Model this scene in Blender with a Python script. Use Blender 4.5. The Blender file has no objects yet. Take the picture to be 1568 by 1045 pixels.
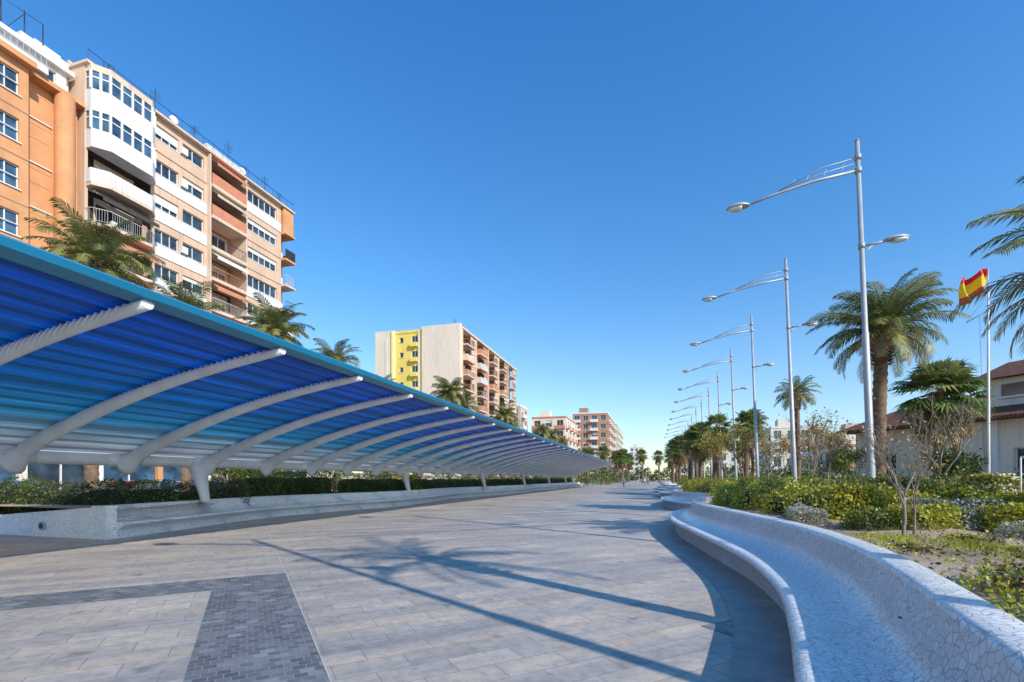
import bpy, math, random
import numpy as np
from mathutils import Vector, Matrix
random.seed(7); RNG=np.random.default_rng(7)
scn=bpy.context.scene
COL=scn.collection

# ---------------------------------------------------------------- materials
def nn(nt,t,**kw):
    n=nt.nodes.new(t)
    for k,v in kw.items(): setattr(n,k,v)
    return n
def new_mat(name):
    m=bpy.data.materials.new(name); m.use_nodes=True
    nt=m.node_tree; b=nt.nodes["Principled BSDF"]
    return m,nt,b
def mixcol(nt,fac,a,b,blend='MIX'):
    n=nn(nt,'ShaderNodeMix'); n.data_type='RGBA'; n.blend_type=blend
    if isinstance(fac,(int,float)): n.inputs[0].default_value=fac
    else: nt.links.new(fac,n.inputs[0])
    for i,v in ((6,a),(7,b)):
        if isinstance(v,(tuple,list)): n.inputs[i].default_value=(*v[:3],1)
        else: nt.links.new(v,n.inputs[i])
    return n.outputs[2]
def pos(nt,scale=(1,1,1),rot=0):
    g=nn(nt,'ShaderNodeNewGeometry'); mp=nn(nt,'ShaderNodeMapping')
    mp.inputs['Scale'].default_value=scale; mp.inputs['Rotation'].default_value=(0,0,rot)
    nt.links.new(g.outputs['Position'],mp.inputs['Vector']); return mp.outputs[0]
def noise(nt,vec,scale,detail=4,rough=.55):
    n=nn(nt,'ShaderNodeTexNoise'); n.inputs['Scale'].default_value=scale
    n.inputs['Detail'].default_value=detail; n.inputs['Roughness'].default_value=rough
    nt.links.new(vec,n.inputs['Vector']); return n.outputs['Fac']
def ramp(nt,fac,stops):
    r=nn(nt,'ShaderNodeValToRGB'); cr=r.color_ramp
    while len(cr.elements)<len(stops): cr.elements.new(.5)
    for e,(p,c) in zip(cr.elements,stops):
        e.position=p; e.color=(*c,1) if len(c)==3 else c
    nt.links.new(fac,r.inputs[0]); return r.outputs[0]
def bump(nt,b,h,st=.3,dist=.01):
    n=nn(nt,'ShaderNodeBump'); n.inputs['Strength'].default_value=st; n.inputs['Distance'].default_value=dist
    nt.links.new(h,n.inputs['Height']); nt.links.new(n.outputs[0],b.inputs['Normal'])
def mat(name,col,rough=.7,var=.15,scale=1.5,metal=0,bst=0,bscale=30,streak=False):
    m,nt,b=new_mat(name); b.inputs['Roughness'].default_value=rough; b.inputs['Metallic'].default_value=metal
    v=pos(nt,(1,1,.25) if streak else (1,1,1))
    f=noise(nt,v,scale,5)
    lo=tuple(c*(1-var) for c in col); hi=tuple(min(1,c*(1+var)) for c in col)
    c=ramp(nt,f,[(.3,lo),(.7,hi)])
    if streak:
        g=noise(nt,pos(nt,(3,3,.22)),1.6,4,.6); c=mixcol(nt,1,c,ramp(nt,g,[(.32,(.86,.84,.82)),(.5,(1,1,1))]),'MULTIPLY')
    nt.links.new(c,b.inputs['Base Color'])
    if bst: bump(nt,b,noise(nt,pos(nt),bscale,3),bst,.01)
    return m
def leafmat(name,col,tr=.3,var=.35):
    m,nt,b=new_mat(name); b.inputs['Roughness'].default_value=.5
    f=noise(nt,pos(nt),2.5,3)
    c=ramp(nt,f,[(.3,tuple(x*(1-var) for x in col)),(.7,tuple(x*(1+var) for x in col))])
    nt.links.new(c,b.inputs['Base Color'])
    t=nn(nt,'ShaderNodeBsdfTranslucent'); nt.links.new(c,t.inputs[0])
    mx=nn(nt,'ShaderNodeMixShader'); mx.inputs[0].default_value=tr
    out=nt.nodes['Material Output']
    nt.links.new(b.outputs[0],mx.inputs[1]); nt.links.new(t.outputs[0],mx.inputs[2]); nt.links.new(mx.outputs[0],out.inputs[0])
    return m
def glassmat(name,col=(.03,.045,.06),rough=.08):
    m,nt,b=new_mat(name); b.inputs['Roughness'].default_value=rough; b.inputs['Specular IOR Level'].default_value=.8
    f=noise(nt,pos(nt),.8,2); c=ramp(nt,f,[(.35,tuple(x*.5 for x in col)),(.65,tuple(x*1.8 for x in col))])
    nt.links.new(c,b.inputs['Base Color']); return m

def paving_mat():
    m,nt,b=new_mat('stone_paving')
    v=pos(nt,(1,1,1),math.radians(-45))
    br=nn(nt,'ShaderNodeTexBrick'); br.inputs['Scale'].default_value=1
    br.inputs['Brick Width'].default_value=.62; br.inputs['Row Height'].default_value=.31
    br.inputs['Mortar Size'].default_value=.005; br.inputs['Mortar Smooth'].default_value=.3
    br.inputs['Color1'].default_value=(.0,.0,.0,1); br.inputs['Color2'].default_value=(1,1,1,1); br.inputs['Mortar'].default_value=(.5,.5,.5,1)
    nt.links.new(v,br.inputs['Vector'])
    tile=ramp(nt,br.outputs['Color'],[(0,(.375,.335,.295)),(.35,(.42,.375,.33)),(.7,(.44,.39,.34)),(1,(.50,.44,.375))])
    vs=pos(nt,(1,1,1),math.radians(-45)); mp=nn(nt,'ShaderNodeMapping'); mp.inputs['Scale'].default_value=(.05,1.6,1)
    nt.links.new(vs,mp.inputs['Vector'])
    fs=noise(nt,mp.outputs[0],1.1,3,.6)
    c1=mixcol(nt,1,tile,ramp(nt,fs,[(.38,(.80,.83,.88)),(.5,(1,1,1)),(.62,(1.15,1.08,.99))]),'MULTIPLY')
    fb=noise(nt,pos(nt),.35,5,.65)
    c2=mixcol(nt,1,c1,ramp(nt,fb,[(.3,(.76,.77,.79)),(.7,(1.14,1.11,1.07))]),'MULTIPLY')
    ff=noise(nt,pos(nt),7,7,.78)
    c3=mixcol(nt,1,c2,ramp(nt,ff,[(.3,(.68,.68,.69)),(.5,(.98,.98,.98)),(.7,(1.22,1.21,1.19))]),'MULTIPLY')
    c4=mixcol(nt,br.outputs['Fac'],c3,(.21,.19,.18))
    sp=noise(nt,pos(nt),3.1,2,.5); c5=mixcol(nt,1,c4,ramp(nt,sp,[(.24,(.6,.6,.6)),(.36,(1,1,1))]),'MULTIPLY')
    g2=noise(nt,pos(nt),26,2,.5); c5=mixcol(nt,1,c5,ramp(nt,g2,[(.20,(.35,.33,.31)),(.25,(1,1,1))]),'MULTIPLY')
    nt.links.new(c5,b.inputs['Base Color']); b.inputs['Roughness'].default_value=.62
    bump(nt,b,ff,.2,.004)
    return m
def mosaic_band_mat(name='dark_mosaic_paving',w=.11,a=(.10,.108,.118),c=(.27,.28,.29)):
    m,nt,b=new_mat(name)
    v=pos(nt,(1,1,1),math.radians(-45))
    br=nn(nt,'ShaderNodeTexBrick'); br.inputs['Scale'].default_value=1
    br.inputs['Brick Width'].default_value=w; br.inputs['Row Height'].default_value=w*.85
    br.inputs['Mortar Size'].default_value=.005; br.inputs['Color1'].default_value=(0,0,0,1); br.inputs['Color2'].default_value=(1,1,1,1)
    br.inputs['Mortar'].default_value=(.5,.5,.5,1)
    nt.links.new(v,br.inputs['Vector'])
    t=ramp(nt,br.outputs['Color'],[(0,a),(.85,tuple((x+y)/2 for x,y in zip(a,c))),(1,c)])
    f=noise(nt,pos(nt),2,5,.7); t=mixcol(nt,1,t,ramp(nt,f,[(.3,(.75,.75,.75)),(.7,(1.25,1.22,1.18))]),'MULTIPLY')
    t=mixcol(nt,br.outputs['Fac'],t,(.24,.235,.23))
    nt.links.new(t,b.inputs['Base Color']); b.inputs['Roughness'].default_value=.55
    bump(nt,b,br.outputs['Fac'],-.4,.004); return m
def trencadis():
    m,nt,b=new_mat('white_broken_tile_mosaic')
    v=pos(nt)
    vd=nn(nt,'ShaderNodeTexVoronoi'); vd.feature='DISTANCE_TO_EDGE'; vd.inputs['Scale'].default_value=17
    vc=nn(nt,'ShaderNodeTexVoronoi'); vc.feature='F1'; vc.inputs['Scale'].default_value=17
    nt.links.new(v,vd.inputs['Vector']); nt.links.new(v,vc.inputs['Vector'])
    g=ramp(nt,vd.outputs['Distance'],[(.03,(0,0,0)),(.065,(1,1,1))])
    sep=nn(nt,'ShaderNodeSeparateColor'); nt.links.new(vc.outputs['Color'],sep.inputs[0])
    tile=ramp(nt,sep.outputs[0],[(0,(.70,.705,.71)),(1,(.85,.85,.84))])
    f=noise(nt,v,1.3,5,.7); tile=mixcol(nt,1,tile,ramp(nt,f,[(.3,(.84,.83,.80)),(.65,(1,1,1))]),'MULTIPLY')
    c=mixcol(nt,g,(.40,.40,.40),tile)
    nt.links.new(c,b.inputs['Base Color']); b.inputs['Roughness'].default_value=.28
    bump(nt,b,g,.4,.003); return m
def slat_mat(name,q):
    m,nt,b=new_mat(name)
    g=nn(nt,'ShaderNodeNewGeometry'); s=nn(nt,'ShaderNodeSeparateXYZ'); nt.links.new(g.outputs['Position'],s.inputs[0])
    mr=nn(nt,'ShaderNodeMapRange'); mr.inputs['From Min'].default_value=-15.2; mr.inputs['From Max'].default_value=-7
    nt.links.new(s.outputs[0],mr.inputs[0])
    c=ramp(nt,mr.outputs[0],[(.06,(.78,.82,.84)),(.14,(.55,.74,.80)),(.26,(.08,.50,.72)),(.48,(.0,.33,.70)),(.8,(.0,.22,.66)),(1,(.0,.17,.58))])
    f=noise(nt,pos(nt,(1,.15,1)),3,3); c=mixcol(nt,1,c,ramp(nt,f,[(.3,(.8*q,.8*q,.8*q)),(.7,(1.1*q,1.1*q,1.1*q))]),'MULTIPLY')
    nt.links.new(c,b.inputs['Base Color']); b.inputs['Roughness'].default_value=.35
    t=nn(nt,'ShaderNodeBsdfTranslucent'); nt.links.new(c,t.inputs[0])
    mx=nn(nt,'ShaderNodeMixShader'); mx.inputs[0].default_value=.5
    nt.links.new(b.outputs[0],mx.inputs[1]); nt.links.new(t.outputs[0],mx.inputs[2]); nt.links.new(mx.outputs[0],nt.nodes['Material Output'].inputs[0])
    return m
def soil_mat():
    m,nt,b=new_mat('dry_soil')
    v=pos(nt); f=noise(nt,v,.9,6,.65); g=noise(nt,v,22,6,.75)
    c=ramp(nt,f,[(.3,(.35,.255,.165)),(.55,(.52,.40,.28)),(.75,(.60,.49,.36))])
    c=mixcol(nt,1,c,ramp(nt,g,[(.25,(.5,.48,.46)),(.5,(1,1,1)),(.8,(1.3,1.28,1.25))]),'MULTIPLY')
    nt.links.new(c,b.inputs['Base Color']); b.inputs['Roughness'].default_value=.95
    bump(nt,b,g,.9,.04); return m
def tile_roof():
    m,nt,b=new_mat('terracotta_roof_tiles')
    w=nn(nt,'ShaderNodeTexWave'); w.inputs['Scale'].default_value=1.6; w.inputs['Distortion'].default_value=.6
    tc=nn(nt,'ShaderNodeTexCoord'); nt.links.new(tc.outputs['Object'],w.inputs['Vector'])
    f=noise(nt,pos(nt),4,4)
    c=ramp(nt,f,[(.3,(.13,.06,.04)),(.7,(.26,.125,.08))])
    c=mixcol(nt,1,c,ramp(nt,w.outputs['Fac'],[(0,(.4,.4,.4)),(.6,(1.1,1.1,1.1))]),'MULTIPLY')
    nt.links.new(c,b.inputs['Base Color']); b.inputs['Roughness'].default_value=.9; b.inputs['Specular IOR Level'].default_value=.1; bump(nt,b,w.outputs['Fac'],.6,.06); return m

M=dict(
 paving=paving_mat(), band=mosaic_band_mat(), border=mosaic_band_mat('grey_border_paving',.4,(.24,.235,.23),(.34,.33,.31)),
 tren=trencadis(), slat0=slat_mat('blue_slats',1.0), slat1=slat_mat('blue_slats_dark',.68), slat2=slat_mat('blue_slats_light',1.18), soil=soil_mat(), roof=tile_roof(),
 joint=mat('light_joint_stone',(.47,.43,.39),.6,.2,3),
 steel=mat('white_painted_steel',(.58,.60,.61),.4,.1,2,0),
 grey=mat('galvanised_lamp_steel',(.40,.41,.42),.5,.12,2,.25),
 lampg=mat('lamp_glass',(.7,.7,.67),.2,.05,3),
 fascia=mat('blue_fascia',(.01,.19,.34),.35,.08,.7),
 ground=mat('dusty_ground',(.30,.26,.20),.95,.25,.6),
 asphalt=mat('asphalt',(.06,.06,.062),.9,.25,2,bst=.3),
 walk=mat('pavement_concrete',(.34,.32,.29),.85,.15,1.5),
 kerb=mat('kerb_stone',(.40,.39,.37),.8,.15,3),
 white=mat('white_paint',(.72,.705,.675),.6,.07,1.2,streak=True),
 line=mat('road_paint',(.7,.7,.68),.6,.1,3),
 pink=mat('pink_beige_render',(.64,.435,.30),.85,.09,.6,streak=True),
 salmon=mat('salmon_render',(.66,.50,.37),.85,.09,.5,streak=True),
 peach=mat('peach_end_wall',(.80,.65,.50),.85,.07,.4,streak=True),
 orange=mat('orange_brick',(.62,.29,.125),.8,.14,1.0,bst=.2,bscale=12),
 brick=mat('brown_brick',(.42,.225,.14),.85,.15,1.2),
 yellow=mat('yellow_render',(.86,.64,.14),.8,.07,.5,streak=True),
 cream=mat('cream_render',(.72,.65,.53),.85,.1,.6,streak=True),
 beige=mat('beige_render',(.55,.46,.35),.85,.12,.6,streak=True),
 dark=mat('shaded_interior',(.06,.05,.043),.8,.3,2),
 glass=glassmat('window_glass'), glassb=glassmat('blue_glass',(.04,.08,.13)),
 blind=mat('roller_blind',(.66,.64,.58),.7,.08,2),
 terr=mat('terracotta_awning',(.54,.21,.12),.8,.1,2), green=mat('green_awning',(.07,.15,.10),.8,.1,2),
 rail=mat('painted_rail',(.55,.53,.50),.5,.1,3), iron=mat('dark_iron',(.025,.025,.028),.5,.2,3),
 bark=mat('palm_trunk_bark',(.18,.115,.072),.95,.4,9,bst=.8,bscale=25),
 barkg=mat('grey_bark',(.22,.18,.14),.95,.3,9,bst=.6),
 frond=leafmat('palm_frond',(.145,.175,.055)), frond2=leafmat('palm_frond_light',(.30,.285,.09)), frondd=leafmat('dead_frond',(.34,.24,.12),.2),
 fan=leafmat('fan_palm_leaf',(.12,.175,.04)),
 l1=leafmat('leaf_dark',(.05,.085,.02)), l2=leafmat('leaf_mid',(.12,.165,.028)), l3=leafmat('leaf_yellow_green',(.40,.38,.03)),
 l4=leafmat('leaf_olive',(.27,.255,.04)), l5=leafmat('leaf_silver',(.36,.36,.29)), l6=leafmat('leaf_purple',(.10,.07,.045)),
 ly=leafmat('leaf_autumn_yellow',(.46,.32,.045)), lo=leafmat('leaf_autumn_orange',(.38,.16,.035)),
 dry=leafmat('dry_leaf',(.30,.19,.09),.1), red=leafmat('red_flower',(.70,.06,.02),.2), core=mat('hedge_shade_core',(.022,.034,.012),1,.4,4),
 flagr=leafmat('flag_red',(.75,.02,.02),.35,.08), flagy=leafmat('flag_yellow',(.98,.66,.02),.35,.08),
 wine=mat('wine_brick_steps',(.18,.055,.04),.8,.2,4),
 skin=mat('skin',(.50,.30,.21),.6,.05), hair=mat('hair',(.03,.02,.015),.7,.2), black=mat('black_rubber',(.02,.02,.02),.8,.1),
)
def carpaint(n,c): 
    m=mat(n,c,.25,.04,1); m.node_tree.nodes['Principled BSDF'].inputs['Coat Weight'].default_value=.6; return m
CP=[carpaint('car_paint_white',(.7,.7,.7)),carpaint('car_paint_grey',(.25,.26,.28)),carpaint('car_paint_blue',(.05,.12,.30)),carpaint('car_paint_red',(.4,.03,.03)),carpaint('car_paint_black',(.02,.02,.025))]

# ---------------------------------------------------------------- mesh builder
class MB:
    def __init__(s): s.v=[]; s.f=[]; s.m=[]; s.mats=[]; s.sm=[]
    def mi(s,k):
        mm=M[k] if isinstance(k,str) else k
        if mm not in s.mats: s.mats.append(mm)
        return s.mats.index(mm)
    def poly(s,pts,k,smooth=False):
        b=len(s.v); s.v+= [tuple(p) for p in pts]; s.f.append(tuple(range(b,b+len(pts)))); s.m.append(s.mi(k)); s.sm.append(smooth)
    def hexa(s,p,k):
        b=len(s.v); s.v+=[tuple(q) for q in p]; i=s.mi(k)
        for f in ((0,3,2,1),(4,5,6,7),(0,1,5,4),(1,2,6,5),(2,3,7,6),(3,0,4,7)):
            s.f.append(tuple(b+j for j in f)); s.m.append(i); s.sm.append(False)
    def box(s,x0,x1,y0,y1,z0,z1,k):
        s.hexa([(x0,y0,z0),(x1,y0,z0),(x1,y1,z0),(x0,y1,z0),(x0,y0,z1),(x1,y0,z1),(x1,y1,z1),(x0,y1,z1)],k)
    def rings(s,rings,k,cap=True,smooth=True,closed=True):
        b=len(s.v); n=len(rings[0]); i=s.mi(k)
        for r in rings: s.v+=[tuple(p) for p in r]
        for a in range(len(rings)-1):
            for j in range(n if closed else n-1):
                j2=(j+1)%n
                s.f.append((b+a*n+j,b+a*n+j2,b+(a+1)*n+j2,b+(a+1)*n+j)); s.m.append(i); s.sm.append(smooth)
        if cap and closed:
            s.f.append(tuple(b+j for j in range(n))[::-1]); s.m.append(i); s.sm.append(False)
            s.f.append(tuple(b+(len(rings)-1)*n+j for j in range(n))); s.m.append(i); s.sm.append(False)
    def tube(s,path,rad,k,n=8,cap=True,squash=1,up=None):
        P=[Vector(p) for p in path]
        if not isinstance(rad,(list,tuple)): rad=[rad]*len(P)
        rs=[]; 
        for i,p in enumerate(P):
            t=(P[min(i+1,len(P)-1)]-P[max(i-1,0)])
            if t.length<1e-9: t=Vector((0,0,1))
            t.normalize()
            ref=Vector((0,1,0)) if abs(t.y)<.9 else Vector((1,0,0))
            u=t.cross(ref).normalized(); w=t.cross(u)
            rs.append([p+(u*math.cos(a)*squash+w*math.sin(a))*rad[i] for a in [2*math.pi*j/n for j in range(n)]])
        s.rings(rs,k,cap)
    def obj(s,name,parent=None,loc=None,bevel=0):
        me=bpy.data.meshes.new(name); me.from_pydata(s.v,[],s.f)
        for m in s.mats: me.materials.append(m)
        me.polygons.foreach_set('material_index',s.m); me.polygons.foreach_set('use_smooth',s.sm); me.update()
        o=bpy.data.objects.new(name,me); COL.objects.link(o)
        if parent: o.parent=parent
        if loc: o.location=loc
        if bevel:
            bv=o.modifiers.new('bevel','BEVEL'); bv.width=bevel; bv.segments=2; bv.limit_method='ANGLE'
        return o
def np_obj(name,V,Q,mi,mats,parent=None):
    me=bpy.data.meshes.new(name)
    k=Q.shape[1]
    me.vertices.add(len(V)); me.vertices.foreach_set('co',V.astype(np.float32).ravel())
    me.loops.add(Q.size); me.loops.foreach_set('vertex_index',Q.astype(np.int32).ravel())
    me.polygons.add(len(Q)); me.polygons.foreach_set('loop_start',np.arange(0,Q.size,k,dtype=np.int32))
    for m in mats: me.materials.append(M[m] if isinstance(m,str) else m)
    me.polygons.foreach_set('material_index',mi.astype(np.int32)); me.update(); me.validate()
    o=bpy.data.objects.new(name,me); COL.objects.link(o)
    if parent: o.parent=parent
    return o
def empty(name,loc=(0,0,0)):
    e=bpy.data.objects.new(name,None); COL.objects.link(e); e.location=loc; return e
def catmull(pts,n=8):
    P=[Vector(p) for p in pts]; P=[P[0]*2-P[1]]+P+[P[-1]*2-P[-2]]; out=[]
    for i in range(1,len(P)-2):
        for j in range(n):
            t=j/n
            out.append(.5*((2*P[i])+(P[i+1]-P[i-1])*t+(2*P[i-1]-5*P[i]+4*P[i+1]-P[i+2])*t*t+(3*P[i]-P[i-1]-3*P[i+1]+P[i+2])*t**3))
    out.append(P[-2]); return out

# ---------------------------------------------------------------- foliage
def leaf_quads(P,s,aspect=.45,flat=0):
    n=len(P); a=RNG.normal(size=(n,3)); a[:,2]*=(1-flat); a/=np.linalg.norm(a,axis=1)[:,None]
    b=RNG.normal(size=(n,3)); b-=a*(a*b).sum(1)[:,None]; b/=np.linalg.norm(b,axis=1)[:,None]
    sz=(s*RNG.uniform(.6,1.3,n))[:,None] if np.isscalar(s) else s[:,None]
    V=np.stack([P-a*sz*.5,P+b*sz*.5*aspect,P+a*sz*.5,P-b*sz*.5*aspect],1).reshape(-1,3)
    return V,np.arange(4*n).reshape(-1,4)
def clumpnoise(P,f,seed=0):
    return (np.sin(P[:,0]*f+seed)+np.sin(P[:,1]*f*1.3+seed*2.1)+np.sin(P[:,2]*f*1.7+seed*.7)+np.sin((P[:,0]+P[:,1])*f*.6+1.3*seed))/4
def pick(P,f,k,seed=0):
    c=clumpnoise(P,f,seed)+RNG.normal(0,.35,len(P)); q=np.clip(((c+1)/2*k),0,k-1e-3); return q.astype(int)
def hedge(name,path,halfw,z0,z1,mats,n,s=.09,bump_=.12,tall=.12,corew=.62):
    C=catmull([(p[0],p[1],0) for p in path],8); C=np.array([list(c) for c in C])
    seg=np.diff(C,axis=0); L=np.linalg.norm(seg,axis=1); cum=np.concatenate([[0],np.cumsum(L)])
    def at(t): return np.stack([np.interp(t,cum,C[:,i]) for i in range(3)],1)
    def nor(t):
        d=at(np.minimum(t+.05,cum[-1]))-at(np.maximum(t-.05,0)); d/=np.linalg.norm(d,axis=1)[:,None]+1e-9
        return np.stack([d[:,1],-d[:,0],0*d[:,0]],1)
    def tang(t): 
        q=nor(t); return np.stack([-q[:,1],q[:,0],0*q[:,0]],1)
    t=RNG.uniform(0,cum[-1],n)
    ne=n//14; t[:ne]=0; t[ne:2*ne]=cum[-1]
    ang=RNG.uniform(-.25,math.pi+.25,n)
    cx=np.sign(np.cos(ang))*np.abs(np.cos(ang))**.45; cz=np.clip(np.sin(ang),0,1)**.45
    cz=np.where(RNG.uniform(size=n)<.55,RNG.uniform(0,1,n)*cz,cz)
    cx[:2*ne]*=RNG.uniform(0,1,2*ne)
    P=at(t); prof=1+bump_*(np.sin(t*2.1+1)+np.sin(t*3.7)+.7*np.sin(t*7.3))+RNG.normal(0,.07,n)
    P+=nor(t)*(cx*halfw*prof)[:,None]
    off=np.zeros(n); off[:ne]=-RNG.uniform(.0,.25,ne)*halfw; off[ne:2*ne]=RNG.uniform(.0,.25,ne)*halfw; P+=tang(t)*off[:,None]
    h=(z1-z0)*(1+tall*(np.sin(t*1.7)+.8*np.sin(t*4.1+2)+.5*np.sin(t*9)))
    P[:,2]=z0+cz*h+RNG.normal(0,.03,n)+np.where(RNG.uniform(size=n)<.04,RNG.uniform(0,.16,n),0)
    V,Q=leaf_quads(P,s,.55); o=np_obj(name,V,Q,pick(P,2.2,len(mats)),mats)
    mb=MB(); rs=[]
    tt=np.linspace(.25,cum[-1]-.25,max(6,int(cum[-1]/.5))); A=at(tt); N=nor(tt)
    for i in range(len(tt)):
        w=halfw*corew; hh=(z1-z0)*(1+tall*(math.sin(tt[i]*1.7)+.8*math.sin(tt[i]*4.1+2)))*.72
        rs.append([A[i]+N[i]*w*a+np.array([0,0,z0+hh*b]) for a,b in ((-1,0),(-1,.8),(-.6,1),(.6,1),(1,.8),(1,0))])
    mb.rings(rs,'core',True,False); mb.obj('hedge_shade_core',o)  # added filler; its near-black green stands in for shade inside the hedge
    return o
def shrub(name,c,r,h,mats,n,s=.07,stems=True):
    u=RNG.normal(size=(n,3)); u[:,2]=np.abs(u[:,2]); u/=np.linalg.norm(u,axis=1)[:,None]
    rr=RNG.uniform(.45,1,n)**.5*(1+.28*clumpnoise(u*3,1.6,c[0])+.15*clumpnoise(u,7,c[1]))
    P=u*rr[:,None]*np.array([r,r,h])+np.array(c)
    V,Q=leaf_quads(P,s,.55); o=np_obj(name,V,Q,pick(P,4,len(mats),c[1]),mats)
    mb=MB()
    for i in range(7):
        a=i*.9; mb.tube([c,(c[0]+math.cos(a)*r*.4,c[1]+math.sin(a)*r*.4,c[2]+h*.6)],[.02,.008],'barkg',5)
    mb.obj('stems',o); return o

def frond(V,F,Mi,org,az,el,L,droop,nl,lw,ll,mi,rmi):
    p=Vector(org); e=el; pts=[p.copy()]; ns=14
    for i in range(ns):
        d=Vector((math.cos(az)*math.cos(e),math.sin(az)*math.cos(e),math.sin(e)))
        p=p+d*L/ns; pts.append(p.copy()); e-=droop/ns*(.4+1.4*i/ns)
    b=len(V)
    for i,q in enumerate(pts):
        r=.03*(1-i/(ns+1))+.006
        sd=Vector((-math.sin(az),math.cos(az),0))
        V+= [q+sd*r,q-sd*r,q-Vector((0,0,r*1.5))]
    for i in range(ns):
        for j in range(3):
            j2=(j+1)%3; F.append((b+i*3+j,b+i*3+j2,b+i*3+3+j2,b+i*3+3+j)); Mi.append(rmi)
    side=Vector((-math.sin(az),math.cos(az),0))
    tw=random.uniform(-.5,.5)
    for i in range(nl):
        t=.12+.88*i/(nl-1); x=t*ns; k=min(int(x),ns-1); q=pts[k].lerp(pts[k+1],x-k); tan=(pts[k+1]-pts[k]).normalized()
        upv=side.cross(tan); 
        ln=ll*(math.sin(math.pi*min(1,t*.93+.07))**.5)*random.uniform(.85,1.1)+.05
        for sgn in (1,-1):
            sd=(side*sgn*math.cos(tw)+upv*sgn*math.sin(tw))
            d=(tan*(.45+.5*t)+sd*.85+upv*-random.uniform(-.25,.05)).normalized()
            mid=q+d*ln*.55; tip=q+d*ln+Vector((0,0,-ln*random.uniform(.1,.35)))
            w=tan*lw
            b=len(V); V+=[q-w*.5,q+w*.5,mid+w,mid-w*.6,tip]
            F.append((b,b+1,b+2,b+3)); Mi.append(mi); F.append((b+3,b+2,b+4)); Mi.append(mi)
def trunk(mb,h,r0,r1,k,lean=(0,0),boss=True):
    path=[];rad=[]; n=int(h/.14)
    for i in range(n+1):
        t=i/n; path.append((lean[0]*t*t,lean[1]*t*t,h*t)); r=r0+(r1-r0)*t
        if t<.06: r*=1.25-4*t
        rad.append(r*(1.07 if i%2 else .93)*random.uniform(.97,1.03))
    mb.tube(path,rad,k,12)
def finish(V,F,Mi,mb,name,matl):
    for m in matl: mb.mi(m)
    b=len(mb.v); mb.v+=[tuple(v) for v in V]; mb.f+=[tuple(b+i for i in f) for f in F]
    mb.m+=[mb.mi(matl[i]) for i in Mi]; mb.sm+=[False]*len(F)
def date_palm(name,h,R,nf=60,nl=34,seed=1,lean=(0,0),lw=.022,r=.2,k=('frond','frond2','frondd'),lowest=100,dead=.93,lf=.19):
    random.seed(seed); mb=MB(); trunk(mb,h-.5,r*1.05,r*.9,'bark',lean)
    top=Vector((lean[0],lean[1],h-.5))
    mb.tube([top+Vector((0,0,a)) for a in (-.5,-.2,.1,.4,.65)],[r*1.0,r*1.6,r*1.75,r*1.3,r*.4],'bark',12)
    for i in range(90):
        a=i*2.4; z=-1.2+i/90*1.5; d=Vector((math.cos(a),math.sin(a),.7)); q=top+Vector((0,0,z))+d*r*(.85+.25*(i/90))
        mb.tube([q,q+d*.17],[.05,.022],'bark',4)
    V=[];F=[];Mi=[]
    for i in range(nf):
        t=i/nf; az=i*2.39996+random.uniform(-.2,.2); el=math.radians(80-lowest*t**.9+random.uniform(-9,9))
        L=R*random.uniform(.85,1.1)*(1-.12*t)
        frond(V,F,Mi,top+Vector((math.cos(az)*r*.5,math.sin(az)*r*.5,.45-.35*t)),az,el,L,random.uniform(1.2,1.7),nl,lw,R*lf,2 if t>dead else (1 if random.random()<.5 else 0),1)
    finish(V,F,Mi,mb,name,list(k)); return mb
def fan_palm(name,h,R,nf=38,seed=1,lean=(0,0),r=.18,nd=14):
    random.seed(seed); mb=MB(); trunk(mb,h,r*1.2,r*.85,'bark',lean); top=Vector((lean[0],lean[1],h))
    V=[];F=[];Mi=[]
    for i in range(nf+nd):
        dead=i>=nf; t=i/nf if not dead else 1
        az=i*2.39996+random.uniform(-.3,.3); el=math.radians(75-100*t**1.1+random.uniform(-10,10)) if not dead else math.radians(random.uniform(-78,-50))
        d=Vector((math.cos(az)*math.cos(el),math.sin(az)*math.cos(el),math.sin(el)))
        pl=R*.5*random.uniform(.8,1.15)*(.7 if dead else 1); p0=top+Vector((0,0,-.1-.7*(dead)*random.random())); q=p0+d*pl+Vector((0,0,-.06*pl))
        side=Vector((-math.sin(az),math.cos(az),0)); b=len(V)
        V+=[p0+side*.02,p0-side*.02,q-side*.012,q+side*.012]; F.append((b,b+1,b+2,b+3)); Mi.append(1 if not dead else 2)
        d2=(d+Vector((0,0,-.35))).normalized(); up=side.cross(d2)
        nb=20; pale=random.random()<.3  # some fronds take the paler leaf colour at random
        for j in range(nb):
            a=math.radians(-115+230*j/(nb-1)); bl=R*.55*(.75+.25*math.cos(a))*random.uniform(.9,1.05)
            dr=(d2*math.cos(a)+side*math.sin(a)).normalized(); w=side*math.cos(a)-d2*math.sin(a)
            wd=R*.032; m1=q+dr*bl*.6+up*.03; tip=q+dr*bl+Vector((0,0,-bl*random.uniform(.12,.4)))
            b=len(V); V+=[q,m1+w*wd,tip,m1-w*wd]; F.append((b,b+1,b+2,b+3)); Mi.append(2 if dead else (1 if pale else 0))
    finish(V,F,Mi,mb,name,['fan','frond2','frondd']); return mb
def place(me_obj,name,loc,rot=0,sc=1):
    o=bpy.data.objects.new(name,me_obj.data); COL.objects.link(o); o.location=loc; o.rotation_euler=(0,0,rot); o.scale=(sc,)*3; return o
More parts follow.
